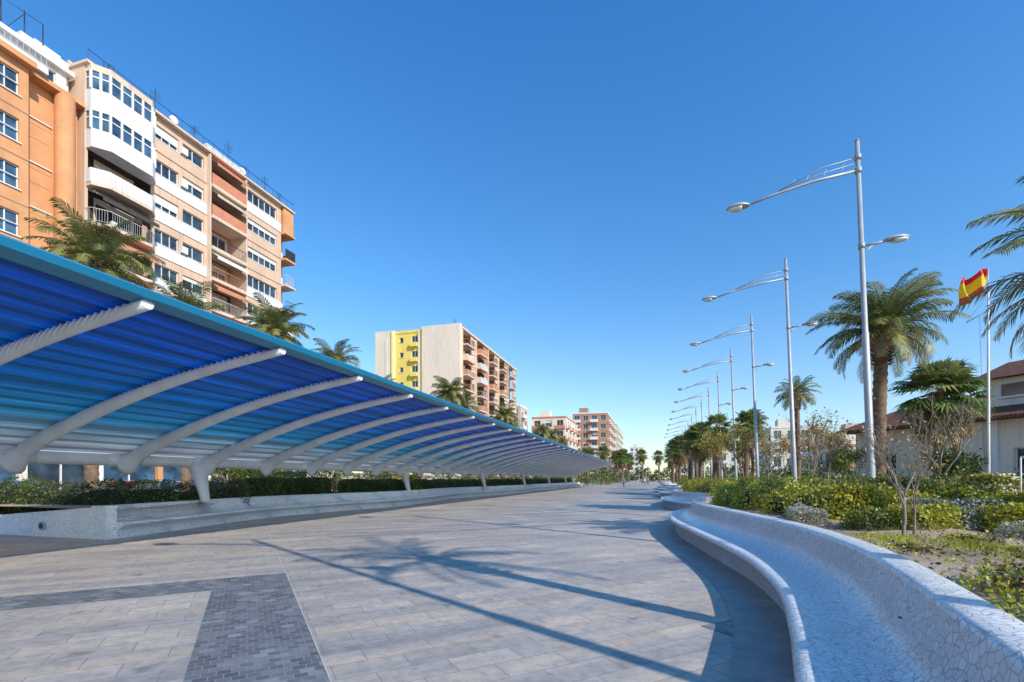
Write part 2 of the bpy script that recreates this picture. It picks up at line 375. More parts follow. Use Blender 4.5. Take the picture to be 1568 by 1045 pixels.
def broad_tree(name,loc,h,spread,leafm,nleaf=2500,seed=1,s=.1,trunkm='barkg',r=.1,levels=4,sparse=.35):
    random.seed(seed); mb=MB(); tips=[]
    def br(p,d,L,r,lev):
        pts=[p]; q=p; 
        for i in range(4):
            d=(d+Vector((random.uniform(-.18,.18),random.uniform(-.18,.18),random.uniform(-.05,.13)))).normalized(); q=q+d*L/4; pts.append(q)
        mb.tube(pts,[r*(1-.1*i) for i in range(5)],trunkm,6 if lev<2 else 4)
        if lev>=2: tips.extend(pts[2:])
        if lev<levels:
            for k in range(3 if lev else 4):
                a=random.uniform(0,6.28); tl=random.uniform(.45,.95)*spread
                nd=(d+Vector((math.cos(a)*tl,math.sin(a)*tl,random.uniform(-.1,.35)))).normalized()
                br(q if k<2 else pts[3],nd,L*random.uniform(.6,.8),r*.58,lev+1)
    br(Vector(loc),Vector((0,0,1)),h*.36,r,0)
    o=mb.obj(name)
    if nleaf:
        T=np.array([list(t) for t in tips]); idx=RNG.integers(0,len(T),nleaf); P=T[idx]+RNG.normal(0,sparse*.55,(nleaf,3))
        V,Q=leaf_quads(P,s,.55); np_obj('foliage',V,Q,pick(P,3,len(leafm),seed),leafm,o)
    return o

# ---------------------------------------------------------------- ground
def sheet(name,pts,z,k):
    mb=MB(); mb.poly([(x,y,z) for x,y in pts],k); return mb.obj(name)
sheet('ground',[(-3000,-3000),(3000,-3000),(3000,3000),(-3000,3000)],0,'ground')
sheet('promenade_pavement',[(-21.5,-40),(15,-40),(15,330),(-21.5,330)],.004,'paving')
def diagband(name,u0,u1,v0,v1,z,k):
    f=lambda a,b:(.70711*(a-b),.70711*(a+b))
    return sheet(name,[f(u0,v0),f(u1,v0),f(u1,v1),f(u0,v1)],z,k)
diagband('mosaic_paving_band',-.44,.57,-2.0,9.0,.008,'band')
diagband('mosaic_paving_band',-6.5,-.442,8.1,9.0,.008,'band')
diagband('paving_joint_line',.555,.572,9.002,17.5,.008,'joint')
diagband('paving_joint_line',.572,.586,-2.0,9.0,.008,'joint')
diagband('mosaic_paving_band',4.3,5.2,2.3,3.6,.008,'band')
for i,(a,b) in enumerate([(4,22),(12,30),(20,40),(30,52),(42,66)]):
    diagband('paving_course',a-2,a+14,b*.62,b*.62+.4,.008,'border')
sheet('road',[(-33.5,-60),(-23.5,-60),(-23.5,330),(-33.5,330)],.006,'asphalt')
mb=MB(); mb.box(-23.5,-21.5,-60,330,0,.13,'walk'); mb.box(-38.5,-33.5,-60,330,0,.13,'walk'); mb.obj('road_pavement')
mb=MB(); mb.box(-23.68,-23.505,-60,330,0,.14,'kerb'); mb.box(-33.495,-33.3,-60,330,0,.14,'kerb'); mb.obj('kerb')
mb=MB()
for y in range(-40,300,6): mb.poly([(-28.6,y,.011),(-28.45,y,.011),(-28.45,y+3,.011),(-28.6,y+3,.011)],'line')
mb.obj('road_marking')

# ---------------------------------------------------------------- serpentine benches
PROF=[(.20,0),(.20,.24),(.10,.33),(.03,.37),(0,.41),(.02,.45),(.08,.468),(.2,.455),(.34,.445),(.48,.47),(.58,.54),(.645,.64),(.685,.76),(.705,.86),(.72,.90),(.75,.915),(.93,.915),(.96,.90),(.97,.86),(.97,.4)]
def bench(name,ctrl,side,prof=PROF,n=12):
    C=catmull([(x,y,0) for x,y in ctrl],n); rs=[]
    back=[]
    for i,c in enumerate(C):
        t=(C[min(i+1,len(C)-1)]-C[max(i-1,0)]).normalized(); nrm=Vector((t.y,-t.x,0))*side
        rs.append([c+nrm*o+Vector((0,0,z)) for o,z in prof]); back.append(c+nrm*.9)
    mb=MB(); mb.rings(rs,'tren',False,True,closed=False)
    mb.poly(rs[0],'tren'); mb.poly(rs[-1][::-1],'tren')
    o=mb.obj(name); return back
ctrl=[(-.15,-2.2),(.1,-1),(.36,1),(.78,3.1),(1.05,4.4),(1.27,5.9),(1.27,8.1),(.85,11.3),(.47,14.5),(.62,17.7),(1.5,20.4),(2.5,22.5)]
backs=bench('serpentine_bench',ctrl,1)
b2=bench('serpentine_bench',[(2.3,23.4),(1.1,25.4),(.45,28.4),(.55,32),(1.3,35),(2.2,37.4)],1)
b3=bench('serpentine_bench',[(2.2,38.2),(1.0,40.5),(.45,44),(.8,48),(2.0,52)],1)
b4=bench('serpentine_bench',[(2.2,53),(.9,56),(.5,60),(.9,64),(2.2,68)],1)
b5=bench('serpentine_bench',[(2.2,69),(.9,73),(.5,78),(.9,82),(2.2,86)],1)
allb=backs+b2+b3+b4+b5
mb=MB(); C=catmull([(x,y,0) for x,y in ctrl],12)
for i in range(len(C)-1):
    t0=(C[min(i+1,len(C)-1)]-C[max(i-1,0)]).normalized(); t1=(C[min(i+2,len(C)-1)]-C[i]).normalized()
    n0=Vector((t0.y,-t0.x,0)); n1=Vector((t1.y,-t1.x,0))
    mb.poly([C[i]-n0*.42+Vector((0,0,.012)),C[i]+n0*.22+Vector((0,0,.012)),C[i+1]+n1*.22+Vector((0,0,.012)),C[i+1]-n1*.42+Vector((0,0,.012))],'border')
mb.obj('paving_border')
mb=MB(); rows=[]
for b in allb:
    xs=[b.x-.02, b.x+.25]+[b.x+.25+(9.4-b.x-.25)*k/7 for k in range(1,8)]+[10.8,13.8]
    r=[]
    for j,x in enumerate(xs):
        z=.74+.05*math.sin(x*1.7+b.y*.8)+.04*math.sin(x*3.1-b.y*1.9)+ (.03 if j>1 else 0)
        if j<1: z=.70
        if j==len(xs)-2: z=.35
        if j==len(xs)-1: z=.02
        r.append((x,b.y,z))
    rows.append(r)
rows.append([(x,200,z) for x,y,z in rows[-1]])
mb.rings(rows,'soil',False,True,closed=False); mb.obj('planter_soil')

lctrl=[(-13.5,9.45),(-13.9,11.5),(-14.5,14),(-14.9,17),(-14.5,20.5),(-13.9,24.5),(-14.1,29),(-14.9,34),(-15.1,38),(-14.4,43),(-13.9,48)]
LPROF=[(o,z*.94) for o,z in PROF]
l1=bench('serpentine_bench',lctrl,-1,LPROF)
l2=bench('serpentine_bench',[(-14.9,48.6),(-14.0,52),(-14.2,57),(-15.0,62),(-14.4,67),(-13.9,72)],-1,LPROF)
l3=bench('serpentine_bench',[(-14.9,72.6),(-14.0,76),(-14.2,82),(-15.0,88),(-14.4,94),(-13.9,100)],-1,LPROF)
mb=MB()
rows=[]
for b in l1+l2+l3: rows.append([(b.x+.02,b.y,.70),(b.x-.4,b.y,.78),(-18,b.y,.80),(-20.6,b.y,.78)])
mb.rings(rows,'soil',False,True,closed=False); mb.obj('planter_soil')
mb=MB()
mb.hexa([(-24,9.15,0),(-13.72,9.15,0),(-13.72,9.42,0),(-24,9.42,0),(-24,9.15,.12),(-13.72,9.15,.87),(-13.72,9.42,.87),(-24,9.42,.12)],'tren')
mb.tube([(-16.1,9.149,.30),(-16.1,9.10,.30)],[.12,.12],'grey',16); mb.tube([(-16.1,9.12,.30),(-16.1,9.095,.30)],[.085,.085],'dark',16)
mb.obj('planter_wall')
mb=MB(); mb.box(-20.85,-20.6,9.6,100,0,.88,'tren'); mb.obj('planter_wall')
mb=MB(); mb.rings([[(-24,9.42,.1),(-20.6,9.42,.38),(-13.8,9.42,.76)],[(-24,13,.1),(-20.6,13,.7),(-14.6,13,.78)]],'soil',False,True,closed=False); mb.obj('planter_soil')

# ---------------------------------------------------------------- canopy
can=empty('shade_canopy')
prof=[(-15.25,2.22),(-14.6,2.50),(-13.9,2.76),(-12.4,3.22),(-10.6,3.66),(-8.93,3.96),(-7.1,4.20)]
pc=catmull([(x,0,z) for x,z in prof],8)
Y0,Y1=-8,96
ribY=[5.3+2.68*i for i in range(-4,34)]
mb=MB()
for y in ribY:
    rs=[]
    for i,p in enumerate(pc):
        t=i/(len(pc)-1); tan=(pc[min(i+1,len(pc)-1)]-pc[max(i-1,0)]).normalized(); up=Vector((-tan.z,0,tan.x))
        w=.14-.05*t+ .16*max(0,1-t*9); hh=.28*(1-t)+.12+.15*max(0,1-t*8)
        c=Vector((p.x,y,p.z))
        rs.append([c+Vector((0,a*w,0))+up*b*hh for a,b in ((-.55,0),(-1,-.12),(-1,-.45),(-.75,-.8),(-.4,-1),(.4,-1),(.75,-.8),(1,-.45),(1,-.12),(.55,0))])
    mb.rings(rs,'steel',True,True)
o=mb.obj('ribs',can)
mb=MB(); mc=MB()
arc=[0]
for i in range(1,len(pc)): arc.append(arc[-1]+(pc[i]-pc[i-1]).length)
pitch=.15; k=.2; si=0
pat=[0,1,0,2,1,0,0,1,2,0,1,1,0,2]
while k<arc[-1]-.05:
    x=float(np.interp(k,arc,[p.x for p in pc])); z=float(np.interp(k,arc,[p.z for p in pc]))
    sl=float(np.interp(k+.05,arc,[p.z for p in pc]))-z; th=math.atan2(sl,.05)+math.radians(6)
    u=Vector((math.cos(th),0,math.sin(th))); v=Vector((-math.sin(th),0,math.cos(th))); c=Vector((x,0,z+.06))
    w=.066; t_=.010
    q=[c-u*w,c-v*.022,c+u*w,c+u*w+v*t_*1.5,c-v*.012+v*t_*1.2,c-u*w+v*t_*1.5]
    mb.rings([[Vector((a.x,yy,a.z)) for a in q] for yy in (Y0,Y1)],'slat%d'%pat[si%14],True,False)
    for y in ribY:
        mc.hexa([(x-.018,y-.05,z-.01),(x+.018,y-.05,z-.01),(x+.018,y+.05,z-.01),(x-.018,y+.05,z-.01),(x-.018,y-.05,z+.035),(x+.018,y-.05,z+.035),(x+.018,y+.05,z+.035),(x-.018,y+.05,z+.035)],'grey')
    k+=pitch; si+=1
mb.obj('slats',can); mc.obj('slat_brackets',can)
mb=MB()
mb.rings([[(-7.28,y,4.17),(-7.02,y,4.22),(-6.98,y,4.31),(-7.06,y,4.36),(-7.3,y,4.33)] for y in (Y0,Y1)],'fascia',True,False)
mb.obj('edge_fascia',can)
mb=MB(); mb.tube([(-15.3,y,2.18) for y in np.linspace(Y0,Y1,30)],.2,'steel',20)
mb.tube([(-15.55,y,2.42) for y in (Y0,Y1)],.05,'steel',8)
for y in ribY:
    mb.tube([(-15.3,y+a,2.18) for a in (-.5,-.3,-.12,.12,.3,.5)],[.2,.225,.27,.27,.225,.2],'steel',18)
mb.obj('main_tube',can)
mb=MB()
for y in [-1.4+14.5*i for i in range(0,8)]:
    if y>95: break
    z0=.0 if y<9 else .7
    rs=[]
    for t in np.linspace(0,1,8):
        c=Vector((-14.85-.4*t,y+.0,z0+(2.15-z0)*t)); w=.17+.2*t**2; d=.13+.22*t**2
        rs.append([c+Vector((math.cos(a)*d,math.sin(a)*w,0)) for a in [2*math.pi*j/14 for j in range(14)]])
    mb.rings(rs,'steel',True,True)
    mb.tube([(-14.85,y,z0),(-14.85,y,z0+.05)],[.26,.26],'grey',14)
mb.obj('columns',can)

# ---------------------------------------------------------------- lamps
def street_lamp(x,y,z=.7,H=11.6,lean=2.1):
    e=empty('street_lamp',(x,y,z)); e.rotation_euler=(0,-math.radians(lean),0)
    mb=MB(); mb.tube([(0,0,0),(0,0,.5),(0,0,5.5),(0,0,5.52),(0,0,H)],[.115,.115,.095,.08,.06],'grey',14)
    mb.tube([(0,0,H),(0,0,H+.04)],[.075,.05],'grey',10)
    mb.box(-.2,.2,-.2,.2,-.05,.03,'grey'); mb.obj('pole',e)
    a=H-.95
    mb=MB(); mb.tube([(0,0,a),(-1.2,0,a-.08),(-2.4,0,a-.28),(-3.2,0,a-.48)],[.05,.045,.04,.04],'grey',8)
    mb.tube([(-.02,0,a+.42),(-1.0,0,a+.3),(-2.3,0,a-.2)],.016,'grey',5)
    mb.tube([(-.02,0,a+.25),(-1.1,0,a+.1),(-2.3,0,a-.22)],.014,'grey',5)
    for q in (-.5,-1.0,-1.5,-1.9): mb.tube([(q,0,a-.06+.03*q),(q+.12,0,a+.38+.15*q)],.011,'grey',4)
    for zz in (a,a+.42,H-3.45+.1): mb.tube([(0,0,zz-.08),(0,0,zz+.08)],.095,'grey',12)
    l=H-3.35
    mb.tube([(0,0,l),(.45,0,l+.02),(.75,0,l+.06)],[.045,.04,.035],'grey',8); mb.tube([(0,0,l-.3),(.3,0,l-.02)],.02,'grey',5); mb.obj('arms',e)
    def head(cx,cz,s,d,L):
        mb=MB(); rs=[];rg=[]
        for t in np.linspace(0,1,12):
            w=math.sin(math.pi*min(1,.06+.9*t))**.6; xx=cx+d*L*t
            rs.append([Vector((xx,math.cos(q)*.17*s*w,cz-d*0+ math.sin(q)*(.11*s*w if math.sin(q)>0 else .035*s*w))) for q in [2*math.pi*j/14 for j in range(14)]])
            if .3<t<.95: rg.append([Vector((xx,math.cos(q)*.14*s*w,cz-.02*s+min(0,math.sin(q))*.09*s*w)) for q in [2*math.pi*j/14 for j in range(14)]])
        mb.rings(rs,'grey',True,True); mb.rings(rg,'lampg',True,True); mb.obj('lamp_head',e)
    head(-3.15,a-.5,1.25,-1,.72); head(.6,l+.06,1.1,1,.68)
for i in range(-2,12): street_lamp(6.62,17.75+8.6*i-( .15 if i<0 else 0))

# ---------------------------------------------------------------- palms
pA=date_palm('p',6.9,2.5,66,42,3,(.1,-.1),r=.24,lw=.026).obj('palm_tree',loc=(8.3,21.8,.6)) 
pB=date_palm('p',8.9,2.0,52,32,5,(.1,.1),lf=.22,lw=.03).obj('palm_tree',loc=(-19,12.2,.5))
pC=date_palm('p',8.5,1.9,40,28,9,(-.1,.1),lf=.22,lw=.03).obj('palm_tree',loc=(-19,15.8,.1))
for i,(x,y,s,which) in enumerate([(-19,20.6,.99,pB),(-19.2,26.3,1.0,pC),(-19,31,.88,pC),(-19,43.5,1.06,pB),(-19,47,1.03,pC),(-19,60.8,1.06,pB),(-19.3,66,1.0,pC),(-19,84,1.12,pC),(-19,92,1.05,pB),(-19,104,1.05,pC)]):
    place(which,'palm_tree',(x,y,.6),i*1.3,s)
place(pC,'palm_tree',(8.7,34,.6),1.2,.76)
place(pB,'palm_tree',(8.3,46,.4),2.2,.70)
pNo=date_palm('p',5.15,2.95,46,50,21,(0,0),r=.24,lw=.026,lf=.16).obj('palm_tree',loc=(8.75,11.8,.7))
date_palm('p',7.3,2.5,22,30,27,(0,0),r=.16,lowest=85,dead=2,lf=.15).obj('palm_tree',loc=(5.9,2.7,.6))
f1o=fan_palm('f',5.2,2.0,40,4,nd=26).obj('fan_palm_tree',loc=(12.4,26.4,.3)); 
f2o=fan_palm('f',5.6,1.6,34,8,(.2,.1)).obj('fan_palm_tree',loc=(5.2,46,.6))
for i,(x,y,s,w) in enumerate([(13.6,27.6,.9,f2o),(4.4,50,1.0,f1o),(3.8,55,.95,f2o),(7.4,44,1.05,f2o),(5.0,62,1.1,f2o),(3.6,72,1.1,f1o),(8.6,52,1.0,f1o),(8.0,66,1.15,f2o),(3.4,90,1.2,f2o),(4.6,104,1.3,f1o),(-3,150,1.5,f2o),(-8,135,1.4,f1o),(-12,120,1.4,f2o),(2,170,1.6,f2o),(-11,160,1.5,f1o),(-13,175,1.7,f2o),(-9,190,1.6,f1o),(5,140,1.4,f1o),(-14,108,1.25,f1o)]):
    place(w,'fan_palm_tree',(x,y,.3),i*2.1,s)

# ---------------------------------------------------------------- right planter vegetation
hedge('hedge_shrubs',[(3.6,10.6),(3.2,13),(2.8,16),(3.0,20),(3.7,24),(2.9,28),(2.7,33),(3.6,38)],.75,.70,1.38,['l4','l3','l3','l2','l3'],40000,.075,.14,.14,.5)
hedge('hedge_shrubs',[(5.0,12.5),(5.4,18),(5.2,26),(5.4,36),(4.4,50),(3.6,62)],.8,.70,1.5,['l2','l4','l3','l3'],30000,.09,.14,.14,.5)
hedge('hedge_shrubs',[(8.6,16),(9.0,22),(9.0,34),(8.5,50),(7,80),(5,110)],.9,.5,1.55,['l1','l2','l4','l3'],26000,.11,.14,.14,.5)
for c,r,h,mm,n,s in [((4.35,11.2,.75),.8,.72,['l3','l4','l3','l2'],6500,.07),((4.85,9.9,.75),.75,.58,['l5','l5','l2'],6000,.055),((5.6,9.7,.75),.75,.66,['l3','l3','l4'],6000,.07),
    ((6.0,13.6,.7),.9,.85,['l2','l3','l4'],5200,.09),((2.75,10.2,.75),.42,.38,['l5','l5'],2600,.045),((5.7,11.8,.75),.75,.7,['l3','l2','l4'],5000,.08),((5.9,8.6,.75),.6,.42,['l2','l5','l4'],4000,.06),
    ((3.55,9.4,.75),.5,.42,['l2','l3'],3000,.055),((5.1,8.3,.75),.5,.3,['l5','l4'],2200,.05),((5.3,7.2,.75),.45,.26,['l4','l2'],2000,.05),((4.1,9.3,.75),.5,.5,['l4','l3'],3000,.06)]:
    shrub('shrub',c,r,h,mm,n,s)
P=[];PR=[]
for cx,cy,r,n in [(2.55,4.3,.42,1300),(2.2,3.5,.3,800),(3.0,5.0,.4,600),(2.75,6.4,.35,400),(3.6,6.2,.4,350),(4.3,5.6,.45,450),(3.9,7.6,.4,600),(2.4,2.7,.35,600),(3.2,3.9,.4,400)]:
    a=RNG.uniform(0,6.28,n); q=np.abs(RNG.normal(0,.5,n))*r; p=np.stack([cx+np.cos(a)*q*1.3,cy+np.sin(a)*q*1.5,.79+RNG.uniform(0,.09,n)],1); P.append(p); PR.append(p[:max(3,n//140)]+np.array([0,0,.04]))
P=np.concatenate(P); V,Q=leaf_quads(P,.05,.5); np_obj('ground_cover_plants',V,Q,pick(P,5,4),['l2','l4','l3','l6'])
P=np.concatenate([PR[0],PR[1],PR[7]]); V,Q=leaf_quads(P,.04,.9); np_obj('red_flowers',V,Q,np.zeros(len(Q)),['red'])
n=2600; cx=RNG.choice([3.6,4.4,3.0],n); cy=np.select([cx==3.6,cx==4.4],[6.9,6.4],7.6); P=np.stack([cx+RNG.normal(0,.24,n),cy+RNG.normal(0,.24,n),np.full(n,.80)+RNG.uniform(0,.04,n)],1)
V,Q=leaf_quads(P,.07,.12,-1.5); np_obj('grass',V,Q,pick(P,3,2),['l3','l2'])
n=5500; x=RNG.uniform(1.9,9,n); y=RNG.uniform(1.5,14,n); keep=x>2.35+.25*np.sin((y-3)*.4); P=np.stack([x,y,.80+.05*np.sin(x*1.7+y*.8)+.04*np.sin(x*3.1-y*1.9)],1)[keep]
V,Q=leaf_quads(P,.035,.5,.7); np_obj('dry_leaf_litter',V,Q,pick(P,3,2),['dry','frondd'])
broad_tree('bare_shrub',(3.35,8.0,.72),1.75,.55,['ly','frondd'],160,5,.05,r=.028,levels=4)
broad_tree('bare_shrub',(3.6,8.3,.72),1.4,.6,['ly'],120,6,.05,r=.022,levels=4)
for i,(x,y,h,mm,n) in enumerate([(7.4,27,4.6,['lo','l4','ly'],380),(6.4,38,5.6,['ly','l4','l3'],1600),(5.6,41,5.0,['l3','ly','l4'],2200),(7.8,38,4.6,['ly','lo'],700),(8.6,30,4.2,['lo','ly','l4'],420),(4.8,58,5.2,['l3','l4','ly'],2200),(5.4,76,6,['l2','l3'],2400),(10,44,5,['ly','l4'],1200),(9.6,20.3,4.3,['l4'],60),(10.5,34,4.4,['ly','lo'],500)]):
    broad_tree('deciduous_tree',(x,y,.4),h,.7,mm,n,30+i,.13,r=.07,levels=4)
broad_tree('leafy_tree',(12.2,24.6,.1),2.8,.9,['l1','l1','l2'],4200,71,.13,r=.12)
broad_tree('leafy_tree',(15.6,25.5,.1),1.9,.9,['l1','l2'],2200,72,.13,r=.12)
broad_tree('leafy_tree',(13.0,37,.1),4.0,.9,['l1','l2','l4'],3600,73,.15,r=.12)
def spiky(c,n,L,k):
    mb=MB()
    for i in range(n):
        a=i*2.4; e=math.radians(80-60*i/n); d=Vector((math.cos(a)*math.cos(e),math.sin(a)*math.cos(e),math.sin(e))); sd=Vector((-math.sin(a),math.cos(a),0))*.035
        p=Vector(c); m1=p+d*L*.5; tip=p+d*L+Vector((0,0,-.12*L)); mb.poly([p-sd,p+sd,m1+sd,m1-sd],k); mb.poly([m1-sd,m1+sd,tip],k)
    return mb.obj('spiky_plant')
spiky((7.3,14.6,.72),34,.75,'l3'); spiky((9.0,15.6,.72),30,.7,'l2'); spiky((6.4,10.4,.75),26,.5,'l4')

# left planter vegetation
hedge('hedge',[(-16.6,16.5),(-16.4,21.5)],.75,.8,1.95,['l1','l2','l2'],14000,.08,.04,.03,.75)
hedge('hedge',[(-16.6,23.2),(-16.4,30)],.7,.8,1.85,['l1','l2','l2'],12000,.08,.05,.04,.75)
hedge('hedge',[(-16.6,31.5),(-16.9,44),(-16.4,60),(-16.8,80),(-16.5,98)],.7,.8,1.8,['l1','l2','l4'],26000,.11,.05,.06,.75)
hedge('hedge',[(-24,10.6),(-21,10.6),(-17.5,10.8),(-15.8,11.6),(-16.2,15.6)],.6,.55,1.45,['l6','l1','l2','l2','l1'],22000,.08,.1,.1)
for i,(x,y,h,mm) in enumerate([(-20,19,3.4,['l2','l3']),(-22.3,24,4.2,['l2','l4']),(-22.3,36,4.0,['l2','l1']),(-22.3,50,4,['l2','l3']),(-22.3,64,4,['l1','l3']),(-22.4,80,4.2,['l2','l3'])]):
    broad_tree('street_tree',(x,y,.1),h*.8,.9,mm,2600,90+i,.15,r=.09)

# ---------------------------------------------------------------- facades
class Fac:
    def __init__(s,mb,o,d,n): s.mb=mb; s.o=Vector((*o,0)); s.d=Vector((*d,0)); s.n=Vector((*n,0))
    def p(s,a,z,n): return s.o+s.d*a+s.n*n+Vector((0,0,z))
    def quad(s,a0,a1,z0,z1,n,k): s.mb.poly([s.p(a0,z0,n),s.p(a1,z0,n),s.p(a1,z1,n),s.p(a0,z1,n)],k)
    def box(s,a0,a1,z0,z1,n0,n1,k):
        s.mb.hexa([s.p(a0,z0,n0),s.p(a1,z0,n0),s.p(a1,z0,n1),s.p(a0,z0,n1),s.p(a0,z1,n0),s.p(a1,z1,n0),s.p(a1,z1,n1),s.p(a0,z1,n1)],k)
    def prism(s,poly,z0,z1,k): 
        s.mb.rings([[s.p(a,z,n) for a,n in poly] for z in (z0,z1)],k,True,False)
    def win(s,a0,a1,z0,z1,w0,w1,y0,y1,wall,nm=1,depth=.22,blind=0,frame='white',glass='glass',n=0):
        q=s.quad
        if w0>a0: q(a0,w0,z0,z1,n,wall)
        if w1<a1: q(w1,a1,z0,z1,n,wall)
        if y0>z0: q(w0,w1,z0,y0,n,wall)
        if y1<z1: q(w0,w1,y1,z1,n,wall)
        P=s.p; m=s.mb
        for A,B in (((w0,y0),(w1,y0)),((w1,y0),(w1,y1)),((w1,y1),(w0,y1)),((w0,y1),(w0,y0))):
            m.poly([P(A[0],A[1],n),P(B[0],B[1],n),P(B[0],B[1],n-depth),P(A[0],A[1],n-depth)],wall)
        q(w0,w1,y0,y1,n-depth+.002,glass)
        t=.06; f0,f1=n-depth+.02,n-depth+.07
        s.box(w0,w1,y0,y0+t,f0,f1,frame); s.box(w0,w1,y1-t,y1,f0,f1,frame)
        for i in range(nm+2):
            x=w0+(w1-w0-t)*i/(nm+1); s.box(x,x+t,y0+t,y1-t,f0,f1,frame)
        if blind>0: s.box(w0+.01,w1-.01,y1-(y1-y0)*blind,y1-.01,f1+.01,f1+.03,'blind')
        s.box(w0-.08,w1+.08,y0-.07,y0,n+.001,n+.09,frame)
def railpath(F,pts,z,k,h=1.0,solid=False,sp=.15):
    for (a,n),(b,m) in zip(pts[:-1],pts[1:]):
        L=math.hypot(b-a,m-n)
        if solid:
            P=F.p; dx,dn=(m-n)/L*.03,-(b-a)/L*.03
            F.mb.hexa([P(a+dx,z,n+dn),P(b+dx,z,m+dn),P(b-dx,z,m-dn),P(a-dx,z,n-dn),P(a+dx,z+h,n+dn),P(b+dx,z+h,m+dn),P(b-dx,z+h,m-dn),P(a-dx,z+h,n-dn)],k)
        else:
            F.mb.tube([F.p(a,z+h,n),F.p(b,z+h,m)],.03,k,5); F.mb.tube([F.p(a,z+.12,n),F.p(b,z+.12,m)],.018,k,4)
            c=max(1,int(L/sp))
            for i in range(c+1):
                t=i/c; q=F.p(a+(b-a)*t,z,n+(m-n)*t); F.mb.tube([q+Vector((0,0,.1)),q+Vector((0,0,h))],.013,k,3,False)

def clutter(mb,x,y,z,h=2.2):
    mb.tube([(x,y,z),(x,y,z+h)],.03,'iron',4)
    for j in range(5): mb.tube([(x-.25,y-.25,z+h*.65+j*.15),(x+.25,y+.25,z+h*.65+j*.15)],.014,'iron',3)
def awning(F,a0,a1,zt,n0,n1,drop,c):
    F.mb.hexa([F.p(a0,zt-drop,n1),F.p(a1,zt-drop,n1),F.p(a1,zt,n0),F.p(a0,zt,n0),F.p(a0,zt-drop+.04,n1),F.p(a1,zt-drop+.04,n1),F.p(a1,zt+.04,n0),F.p(a0,zt+.04,n0)],c)
    F.box(a0,a1,zt-drop-.22,zt-drop,n1-.01,n1+.01,c)

